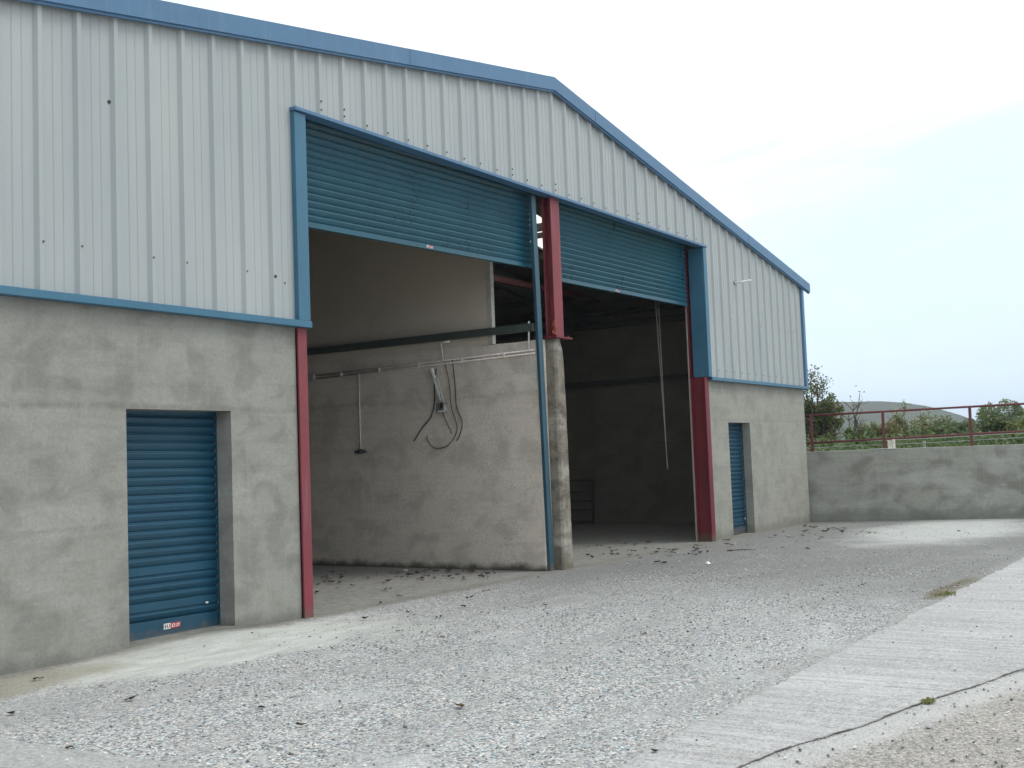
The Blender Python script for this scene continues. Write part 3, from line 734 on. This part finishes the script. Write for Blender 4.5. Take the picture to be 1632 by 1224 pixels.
for s in posts:
    b = MB(); x, y = fp(s, .06); w = .026
    a, c = FD*w, FN*w
    def q(u, v, z): return (x+a.x*u+c.x*v, y+a.y*u+c.y*v, z)
    b.hexa([q(-1, -1, -.10), q(1, -1, -.10), q(1, 1, -.10), q(-1, 1, -.10), q(-1, -1, rtop(s)-.01), q(1, -1, rtop(s)-.01), q(1, 1, rtop(s)-.01), q(-1, 1, rtop(s)-.01)])
    b.build('post', m_maroon, rl, bevel=.004)
for f0 in (lambda s: rtop(s)-.017, lambda s: .098+.017*s+.004):
    b = MB(); b.tube([(*fp(s, .055), f0(s)) for s in (-.12, 1.5, 3, 5, 9.6)], .021, 10); b.build('rail', m_maroon, rl)
wf = thing('wire_fence', 'thin two-strand wire fence just behind the red railing', 'fence', (*fp(2, .5), -.08))
for z in (.085, .0):
    b = MB(); b.tube([(*fp(s, .5), z+.012*s+.006*math.sin(s*2.1)) for s in [-.4+.35*k for k in range(30)]], .0055, 5)
    for k in range(60):
        s = -.3+k*.16; x, y = fp(s, .5); zz = z+.012*s+.006*math.sin(s*2.1)
        b.tube([(x-.006, y, zz-.016), (x+.006, y, zz+.016)], .003, 3)
    b.build('wire', m_wire, wf)
for s in (-.2, 2.2, 5.4, 8.6):
    b = MB(); b.box(fp(s, .53)[0]-.022, fp(s, .53)[0]+.022, fp(s, .53)[1]-.022, fp(s, .53)[1]+.022, -.2, .06); b.build('post', m_wire, wf)
bxw = thing('feed_box', 'small off-white open box with a flat flap standing on top of the yard wall', 'box', (*fp(1.6, .1), -.066))
b = MB()
def fbox(b, s0, s1, n0, n1, z0, z1):
    P4 = [fp(s0, n0), fp(s1, n0), fp(s1, n1), fp(s0, n1)]
    b.hexa([(*p, z0) for p in P4]+[(*p, z1) for p in P4])
fbox(b, 1.615, 1.67, .03, .05, -.055, .115); fbox(b, 1.53, 1.61, .06, .15, -.055, .105); b.build('side', m_fridge, bxw)
b = MB(); fbox(b, 1.18, 1.70, -.02, .16, -.064, -.055); b.build('flap', m_white, bxw)

# land behind
b = MB(); b.smooth = True
inner = [(*fp(13, .19),), (*fp(9, .19),), (*fp(5, .19),), (*fp(2, .19),), (*fp(0, .19),), (9.72, .4), (9.72, 8), (9.72, 20), (9.72, 60)]
outer_dirs = [(1, -.9), (1, -.6), (1, -.35), (1, -.1), (1, .1), (1, .25), (1, .5), (1, .9), (.5, 2)]
dists = [0, 1.5, 4, 8, 15, 30, 60, 120, 250, 600, 1500]
vs = []; fs = []
for d in dists:
    for (x, y), (dx, dy) in zip(inner, outer_dirs):
        l = math.hypot(dx, dy); X, Y = x+dx/l*d, y+dy/l*d
        z = -.10 - .012*min(d, 40) + .05*noise.noise(Vector((X*.3, Y*.3, 0)))*min(1, d/2)
        vs.append((X, Y, z))
k = len(inner)
for i in range(len(dists)-1):
    for j in range(k-1): fs.append((i*k+j, i*k+j+1, (i+1)*k+j+1, (i+1)*k+j))
b.add(vs, [f[::-1] for f in fs]); o = b.build('field', m_fd); o['kind'] = 'structure'
# hill: a real ridge some 500 units away
def polar(az, r): a = math.radians(az); return CP.x+r*math.cos(a), CP.y+r*math.sin(a)
prof_h = [(-30, .2), (0, .25), (5, .3), (8.9, .42), (10.0, .62), (10.75, .95), (11.8, 1.38), (12.9, 1.72), (14, 1.97), (15.1, 2.12), (16.2, 2.16), (17.2, 2.24), (18.6, 2.3), (21, 2.2), (26, 1.7), (34, 1.1), (50, .6), (70, .3)]
def elev(az):
    for (a, e), (c, f) in zip(prof_h, prof_h[1:]):
        if a <= az <= c: t = (az-a)/(c-a); return e+(f-e)*t
    return .2
b = MB(); b.smooth = True; vs = []; fs = []
azs = [-30+i*.5 for i in range(200)]; rs = [380, 420, 470, 520, 570, 640, 760]; hh = [0, .30, .62, .86, 1.0, .85, .1]
for az in azs:
    for r, h in zip(rs, hh):
        x, y = polar(az, r); H = 570*math.tan(math.radians(elev(az)))
        vs.append((x, y, -.6+(H+.6)*h + (.7*noise.noise(Vector((x*.02, y*.02, 0)))+.25*noise.noise(Vector((x*.1, y*.1, 0))))*(h > 0)))
n = len(rs)
for i in range(len(azs)-1):
    for j in range(n-1): fs.append((i*n+j, i*n+j+1, (i+1)*n+j+1, (i+1)*n+j))
b.add(vs, fs); o = b.build('hill', m_hl); o['kind'] = 'structure'

# ------------------------------------------------------------------ shrubs
def rp(u, r, v=700):
    d = Fv+Rv*(u-816)/CF+Uv*(612-v)/CF
    h = math.hypot(d.x, d.y); t = r/h; p = CP+d*t; return p.x, p.y
def shrub(name, label, u0, u1, vtop, dist, mats, n, leaf=.05, sprigs=0, cat='shrub', group=None, seed=1, dens=None, lumps=7, skew=0):
    rnd = random.Random(seed)
    x0_, y0_ = rp(u0, dist); x1_, y1_ = rp(u1, dist)
    cx, cy = (x0_+x1_)/2, (y0_+y1_)/2; R = math.hypot(x1_-x0_, y1_-y0_)/2
    ax = Vector((x1_-x0_, y1_-y0_)).normalized(); ay = Vector((-ax.y, ax.x))
    zb = -.35
    d = Fv+Rv*((u0+u1)/2-816)/CF+Uv*(612-vtop)/CF; zt = d.z*dist/math.hypot(d.x, d.y); H = zt-zb
    t = thing(name, label, cat, (cx, cy, zb), group)
    b = MB(); tips = []
    ns = 7+sprigs
    for i in range(ns):
        u = rnd.uniform(-.75, .75)*R; w = rnd.uniform(-.5, .5)*R; hgt = H*rnd.uniform(.55, .85)*(1-abs(u/R)*.4)
        if i < sprigs: hgt = H*rnd.uniform(.95, 1.15); u = (skew+rnd.uniform(-.45, .45))*R
        pts = []; px, py = cx+ax.x*u*.25, cy+ax.y*u*.25
        ex, ey_ = cx+ax.x*u+ay.x*w, cy+ax.y*u+ay.y*w
        for k in range(8):
            f = k/7; pts.append((px+(ex-px)*f+rnd.uniform(-.04, .04), py+(ey_-py)*f+rnd.uniform(-.04, .04), zb+hgt*f))
        b.tube(pts, [.035*(1-.85*k/7)*(.6+.4*H) for k in range(8)], 5)
        tips.append(pts)
        for q in range(5):
            k = rnd.randint(3, 7); p0 = Vector(pts[k]); e = p0+Vector((rnd.uniform(-.3, .3), rnd.uniform(-.3, .3), rnd.uniform(.1, .35)))*(.5+.3*H)
            b.tube([tuple(p0), tuple((p0+e)/2+Vector((0, 0, .02))), tuple(e)], [.012, .008, .003], 4); tips.append([tuple(p0), tuple((p0+e)/2), tuple(e)])
    b.build('stems', m_bark, t)
    lump = [(rnd.uniform(-.8, .8), rnd.uniform(-.5, .5), rnd.uniform(.15, .84), rnd.uniform(.2, .38)) for _ in range(lumps)]
    b = MB(); cnt = 0
    while cnt < n:
        if rnd.random() < .28 and tips:
            pts = rnd.choice(tips); k = rnd.randint(max(0, len(pts)-5), len(pts)-1); p = Vector(pts[k])+Vector((rnd.gauss(0, .05), rnd.gauss(0, .05), rnd.gauss(0, .06)))*(.6+.4*H)
        else:
            lx, ly, lz, lr = rnd.choice(lump)
            v = Vector((rnd.gauss(0, 1), rnd.gauss(0, 1), rnd.gauss(0, 1))).normalized()*(rnd.random()**.4)*lr
            lx2, ly2, lz2 = lx+v.x, ly+v.y, lz+v.z*.8
            if lz2 < 0: continue
            p = Vector((cx+ax.x*lx2*R+ay.x*ly2*R, cy+ax.y*lx2*R+ay.y*ly2*R, zb+lz2*H))
        if noise.noise(Vector(p)*2.2) < -.22: continue
        s = leaf*rnd.uniform(.6, 1.4)
        a = Vector((rnd.gauss(0, 1), rnd.gauss(0, 1), rnd.gauss(0, .8))).normalized(); c = a.cross(Vector((rnd.gauss(0, 1), rnd.gauss(0, 1), rnd.gauss(0, 1)))).normalized()
        cl_ = noise.noise(Vector(p)*1.3+Vector((seed, 0, 0)))
        w8 = [m_[1]*(1+ (1.2*cl_ if j_ % 2 else -1.2*cl_)) for j_, m_ in enumerate(mats)]
        b.cur = rnd.choices(range(len(mats)), [max(.02, q) for q in w8])[0]
        b.add([tuple(p-a*s), tuple(p+c*s*.42), tuple(p+a*s), tuple(p-c*s*.42)], [(0, 1, 2, 3)]); cnt += 1
    b.build('foliage', [lf[m_[0]] for m_ in mats], t)
    return t
G1 = 'bushes along the hedge behind the yard wall'
shrub('hawthorn', 'tall dark green hawthorn with bare sprigs rising beside the shed corner', 1262, 1352, 622, 31, (('dark', 3), ('mid', 3), ('olive', 2), ('rust', 1.4)), 12000, .040, 7, 'tree', None, 3, lumps=14, skew=-.1)
shrub('bush', 'dark low bush in front of the thin leaning sapling', 1335, 1395, 684, 30, (('dark', 3), ('mid', 2), ('olive', 2)), 5200, .036, 0, group=G1, seed=5)
shrub('sapling', 'thin sparse sapling leaning up to the right beside the hawthorn', 1343, 1380, 642, 30.5, (('rust', 2), ('olive', 2), ('mid', 2)), 900, .04, 2, 'tree', None, 11, lumps=2, skew=.5)
shrub('bush', 'olive bush with reddish leaves left of the middle railing post', 1358, 1436, 674, 31, (('olive', 3), ('mid', 2), ('rust', 1.6), ('pale', .8)), 8840, .036, 0, group=G1, seed=6, lumps=24)
shrub('bush', 'pale mixed bush with rusty tips right of the middle railing post', 1398, 1490, 660, 32, (('mid', 2), ('olive', 2.4), ('rust', 1.5), ('pale', 1.6)), 12920, .036, 2, group=G1, seed=7, lumps=26)
shrub('bush', 'airy pale bush in the middle of the hedge under the hilltop', 1440, 1530, 664, 33, (('grey', 2), ('pale', 1.6), ('rust', 1), ('mid', 2)), 11560, .036, 1, group=G1, seed=8, lumps=26)
shrub('bush', 'darker bush just left of the right railing post', 1475, 1565, 670, 31, (('dark', 2), ('mid', 3), ('grey', 1.5), ('rust', .8)), 11560, .036, 0, group=G1, seed=9, lumps=24)
shrub('willow_bush', 'large grey-green willow bush right of the right railing post', 1540, 1650, 641, 30, (('grey', 4), ('mid', 2), ('pale', .8), ('olive', 1)), 14000, .040, 0, 'shrub', None, 12, lumps=22)
shrub('gorse_bush', 'yellow-green gorse bush at the right edge behind the railing', 1606, 1665, 664, 27, (('yellow', 3), ('olive', 1.5), ('mid', 1)), 5500, .036, 0, 'shrub', None, 13, lumps=12)
# low hedge growth filling the foot of the bushes
b = MB(); rnd = random.Random(31)
mats_h = ['dark', 'mid', 'olive', 'grey']
for i in range(15000):
    u = rnd.uniform(1255, 1720); dd = rnd.uniform(24, 33); x, y = rp(u, dd)
    z = -.5+rnd.random()**1.6*(.72+.25*noise.noise(Vector((u*.03, dd*.3, 0))))
    s = .05*rnd.uniform(.6, 1.4); a = Vector((rnd.gauss(0, 1), rnd.gauss(0, 1), rnd.gauss(0, 1))).normalized(); c = a.cross(Vector((rnd.gauss(0, 1), rnd.gauss(0, 1), 1))).normalized(); p = Vector((x, y, z))
    b.cur = rnd.choices(range(4), (3, 4, 1, 1))[0]; b.add([tuple(p-a*s), tuple(p+c*s*.4), tuple(p+a*s), tuple(p-c*s*.4)], [(0, 1, 2, 3)])
o = b.build('undergrowth', [lf[k] for k in mats_h]); tag(o, 'low green undergrowth at the foot of the bushes behind the yard wall', 'undergrowth', None, 'stuff')

# ------------------------------------------------------------------ things on the ground
def leafmesh(seed):
    rnd = random.Random(seed); b = MB(); b.cur = 0
    nl = rnd.randint(2, 4)
    for k in range(nl):
        ang = rnd.uniform(0, 6.28); l = rnd.uniform(.016, .032); w = l*rnd.uniform(.35, .6); ox, oy = rnd.uniform(-.02, .02), rnd.uniform(-.02, .02); curl = rnd.uniform(.25, .75)
        vs = []; n = 6
        for i in range(n+1):
            t = i/n*2-1; ww = w*(1-abs(t)**2.2)+.001
            for sgn in (-1, 0, 1):
                x = l*t; y = ww*sgn; z = .006+curl*(abs(sgn)*ww*.9+t*t*l*.5)+rnd.uniform(0, .003)
                vs.append((ox+x*math.cos(ang)-y*math.sin(ang), oy+x*math.sin(ang)+y*math.cos(ang), z-Z0))
        b.cur = rnd.randint(0, 1)
        b.add(vs, [(i*3+j, i*3+j+1, i*3+j+4, i*3+j+3) for i in range(n) for j in range(2)])
    me = bpy.data.meshes.new('dead_leaf'); me.from_pydata([tuple(v) for v in b.v], [], b.f)
    for m in rnd.sample(m_dead, 2): me.materials.append(m)
    me.polygons.foreach_set('material_index', b.m); me.update(); return me
LM = [leafmesh(s) for s in range(9)]
rnd = random.Random(77)
LL = 'curled brown dead leaves lying in a little clump on the concrete'
def leafat(x, y, s=1.0):
    o = bpy.data.objects.new('dead_leaf', rnd.choice(LM)); COL.objects.link(o)
    o.location = W(x, y, zyard(x, y)+.003); o.rotation_euler = (rnd.uniform(-.15, .15), rnd.uniform(-.15, .15), rnd.uniform(0, 6.28)); sc = s*rnd.uniform(.45, 1.25); o.scale = (sc, sc, sc*rnd.uniform(.8, 1.4))
    tag(o, LL, 'leaf', 'dead leaves scattered over the yard and the shed floor')
def cluster(u0, u1, v0, v1, n, s=1.0):
    for _ in range(n):
        u = rnd.uniform(u0, u1); v = min(v1, max(v0, rnd.gauss((v0+v1)/2, (v1-v0)/3.2))); x, y = gp(u, v)
        if y > -.03 and (x < -4.5 or x > 4.4): continue
        if -.4 < x < .2 and y > -.1: continue
        leafat(x, y, s)
cluster(505, 860, 905, 928, 46, 1.25); cluster(500, 620, 915, 950, 10, 1.2); cluster(640, 760, 908, 925, 14, 1.3)
cluster(560, 800, 930, 990, 14, 1.1)
cluster(925, 1130, 858, 890, 34, 1.2); cluster(960, 1110, 885, 905, 12, 1.2); cluster(1060, 1130, 870, 884, 16, 1.2)
cluster(1150, 1290, 845, 880, 18, 1.2); cluster(1280, 1350, 838, 850, 34, 1.3); cluster(1230, 1400, 845, 860, 12, 1.2)
for u, v, s in ((543, 1055, 1.5), (480, 1158, 1.6), (60, 1085, 1.5), (205, 1118, 1.2), (108, 1194, 1.2), (570, 1010, 1.3), (707, 1017, 1.3), (730, 1130, 1.4), (638, 1008, 1.2), (1105, 915, 1.4), (1027, 1012, 1.2), (1043, 1200, 1.2), (1530, 847, 1.6), (1205, 885, 1.2), (870, 965, 1.1), (847, 962, 1.0), (772, 943, 1.3), (20, 1140, 1.1), (418, 1130, .9), (790, 890, 1.0), (1375, 846, 1.3), (1438, 849, 1.2), (325, 1035, .7), (158, 1095, .8)):
    x, y = gp(u, v); leafat(x, y, s*.8)
# bits of litter
x, y = gp(1128, 899); b = MB(); zz = zyard(x, y)+.004
b.add([(x-.035, y-.02, zz), (x+.03, y-.03, zz), (x+.04, y+.02, zz+.012), (x-.02, y+.03, zz+.008), (x+.0, y, zz+.035)], [(0, 1, 4), (1, 2, 4), (2, 3, 4), (3, 0, 4), (3, 2, 1, 0)])
tag(b.build('paper_scrap', m_white, loc=(x, y, zz)), 'crumpled white scrap of paper on the yard before the right opening', 'litter')
xa, ya = gp(628, 904); xb, yb = gp(662, 905); b = MB(); b.tube([(xa, ya, zyard(xa, ya)+.015), (xb, yb, zyard(xb, yb)+.015)], .011, 8)
tag(b.build('plastic_pipe', m_white, loc=(xa, ya, zyard(xa, ya))), 'short white plastic pipe lying at the foot of the dividing wall', 'pipe')
xa, ya = gp(646, 910); b = MB(); b.box(xa-.03, xa+.03, ya-.02, ya+.02, zyard(xa, ya)+.003, zyard(xa, ya)+.015)
tag(b.build('paper_scrap', m_white, loc=(xa, ya, zyard(xa, ya))), 'tiny flat white scrap beside the white plastic pipe', 'litter')
xa, ya = gp(112, 1060); 
# stick
xa, ya = gp(1166, 878); xb, yb = gp(1205, 877); b = MB(); b.tube([(xa, ya, zyard(xa, ya)+.008), ((xa+xb)/2, (ya+yb)/2+.02, zyard(xa, ya)+.014), (xb, yb, zyard(xb, yb)+.008)], [.006, .007, .003], 6)
tag(b.build('stick', m_bark, loc=(xa, ya, zyard(xa, ya))), 'thin dark stick lying on the yard near the right small doorway', 'stick')
def weed(u, v, label, n, R, seed, mt):
    rnd = random.Random(seed); x, y = gp(u, v); b = MB(); zz = zyard(x, y)+.004
    for i in range(n):
        ox, oy = rnd.gauss(0, R), rnd.gauss(0, R*.45); a = rnd.uniform(0, 6.28); l = rnd.uniform(.012, .03); h = rnd.uniform(.006, .022); w = .005
        dx, dy = math.cos(a), math.sin(a); p = (x+ox, y+oy)
        b.add([(p[0]-dy*w, p[1]+dx*w, zz), (p[0]+dy*w, p[1]-dx*w, zz), (p[0]+dx*l*.6+dy*w, p[1]+dy*l*.6-dx*w, zz+h), (p[0]+dx*l, p[1]+dy*l, zz+h*.9)], [(0, 1, 2, 3)])
    tag(b.build('weed_tuft', mt, loc=(x, y, zz)), label, 'weed')
weed(1479, 1122, 'small yellow-green weed tuft growing in the joint of the concrete path', 70, .026, 3, lf['yellow'])
weed(1508, 948, 'low green weed patch on the muddy edge of the path further off', 120, .085, 4, lf['yellow'])
weed(362, 998, 'little mossy weeds at the foot of the left small shutter', 90, .04, 5, lf['olive'])
# loose gravel
b = MB(); rnd = random.Random(5)
for i in range(12500):
    if i < 9000: x, y = rnd.uniform(-9.0, 1), rnd.uniform(-6.6, -1.2)
    else: x, y = rnd.uniform(-6, 9), rnd.uniform(-4.7, -.3)
    on_path = y < ey(x)
    if on_path and y > jy(x) and rnd.random() < .93: continue
    if not on_path and noise.noise(Vector((x*.9, y*1.2, 0))) < -.05 and rnd.random() < .8: continue
    r = rnd.uniform(.003, .0095)*(1.5 if rnd.random() < .05 else 1); z = zyard(x, y)+r*.35+(.004 if on_path else 0)
    a = rnd.uniform(0, 3.14); ca, sa = math.cos(a)*r*rnd.uniform(.8, 1.5), math.sin(a)*r
    b.cur = rnd.choices((0, 1, 2), (4, 3, 2))[0]
    b.add([(x+ca, y+sa, z), (x-sa, y+ca, z+r*.15), (x-ca, y-sa, z), (x+sa, y-ca, z-r*.1), (x+rnd.uniform(-.3, .3)*r, y, z+r*.75), (x, y, z-r*.8)], [(0, 1, 4), (1, 2, 4), (2, 3, 4), (3, 0, 4), (1, 0, 5), (2, 1, 5), (3, 2, 5), (0, 3, 5)])
o = b.build('loose_gravel', [plain('grit_white', (.66, .65, .60), .8), plain('grit_grey', (.34, .35, .35), .8), plain('grit_dark', (.12, .125, .13), .8)])
tag(o, 'loose pale grit strewn over the worn concrete yard', 'gravel', None, 'stuff')

# ------------------------------------------------------------------ light
w = bpy.data.worlds.new('World'); scene.world = w; w.use_nodes = True; nt = w.node_tree; bg = nt.nodes['Background']
sky = nt.nodes.new('ShaderNodeTexSky'); sky.sky_type = 'NISHITA'; sky.sun_disc = False
SUN_EL, SUN_AZ = math.radians(56), math.radians(150)    # azimuth measured clockwise from +Y
sky.sun_elevation = SUN_EL; sky.sun_rotation = SUN_AZ; sky.air_density = 1.4; sky.dust_density = 2.5
tc = nt.nodes.new('ShaderNodeTexCoord'); sp_ = nt.nodes.new('ShaderNodeSeparateXYZ'); L(nt, tc.outputs['Generated'], sp_.inputs[0])
mp = nt.nodes.new('ShaderNodeMapping'); mp.inputs['Scale'].default_value = (1, 1, 2.6); L(nt, tc.outputs['Generated'], mp.inputs[0])
cn = noi(nt, mp.outputs[0], 1.6, 5, .5, .3)
# clouds: thick overcast, thinner and bluer low to the east
el = mth(nt, 'ADD', sp_.outputs[2], mth(nt, 'MULTIPLY', mth(nt, 'SUBTRACT', cn, .5), .35))
thick = mr(nt, el, -.02, .30, .0, 1, True)
cn2 = noi(nt, mp.outputs[0], 1.7, 6, .55, .6)
over = mix(nt, mr(nt, cn2, .42, .60, 0, 1, True), (10.2, 10.8, 10.9), (7.1, 8.3, 8.9))
over = mix(nt, mr(nt, noi(nt, mp.outputs[0], 6, 6, .6, .5), .5, .7, 0, .5, True), over, (9.2, 9.8, 10.0))
cloud = mix(nt, thick, (7.3, 8.9, 10.9), over)
skc = mix(nt, .90, sky.outputs[0], cloud)
L(nt, skc, bg.inputs[0]); bg.inputs[1].default_value = .10
sd = bpy.data.lights.new('sun', 'SUN'); sd.energy = 1.1; sd.angle = math.radians(22); sd.color = (1, .96, .9)
so = bpy.data.objects.new('sun', sd); COL.objects.link(so)
dv = Vector((math.sin(SUN_AZ)*math.cos(SUN_EL), math.cos(SUN_AZ)*math.cos(SUN_EL), math.sin(SUN_EL)))
so.rotation_euler = dv.to_track_quat('Z', 'Y').to_euler(); so.location = (0, -10, 20)
scene.view_settings.view_transform = 'Standard'; scene.view_settings.look = 'None'; scene.view_settings.exposure = .42; scene.view_settings.gamma = 1
scene.render.engine = 'CYCLES'; scene.cycles.max_bounces = 8; scene.cycles.diffuse_bounces = 5
scene.render.resolution_x = 1024; scene.render.resolution_y = 768

mh = bpy.data.materials.new('haze_air'); mh.use_nodes = True; nt = mh.node_tree; nt.nodes.remove(nt.nodes['Principled BSDF'])
pv = nt.nodes.new('ShaderNodeVolumePrincipled'); pv.inputs['Color'].default_value = (.86, .92, 1, 1); pv.inputs['Density'].default_value = .0005
L(nt, pv.outputs[0], nt.nodes['Material Output'].inputs['Volume'])
b = MB(); b.box(-1600, 1600, -1600, 1600, -3.5, 45); o = b.build('haze', mh); o['kind'] = 'stuff'; o['label'] = 'thin pale haze in the air over the fields'
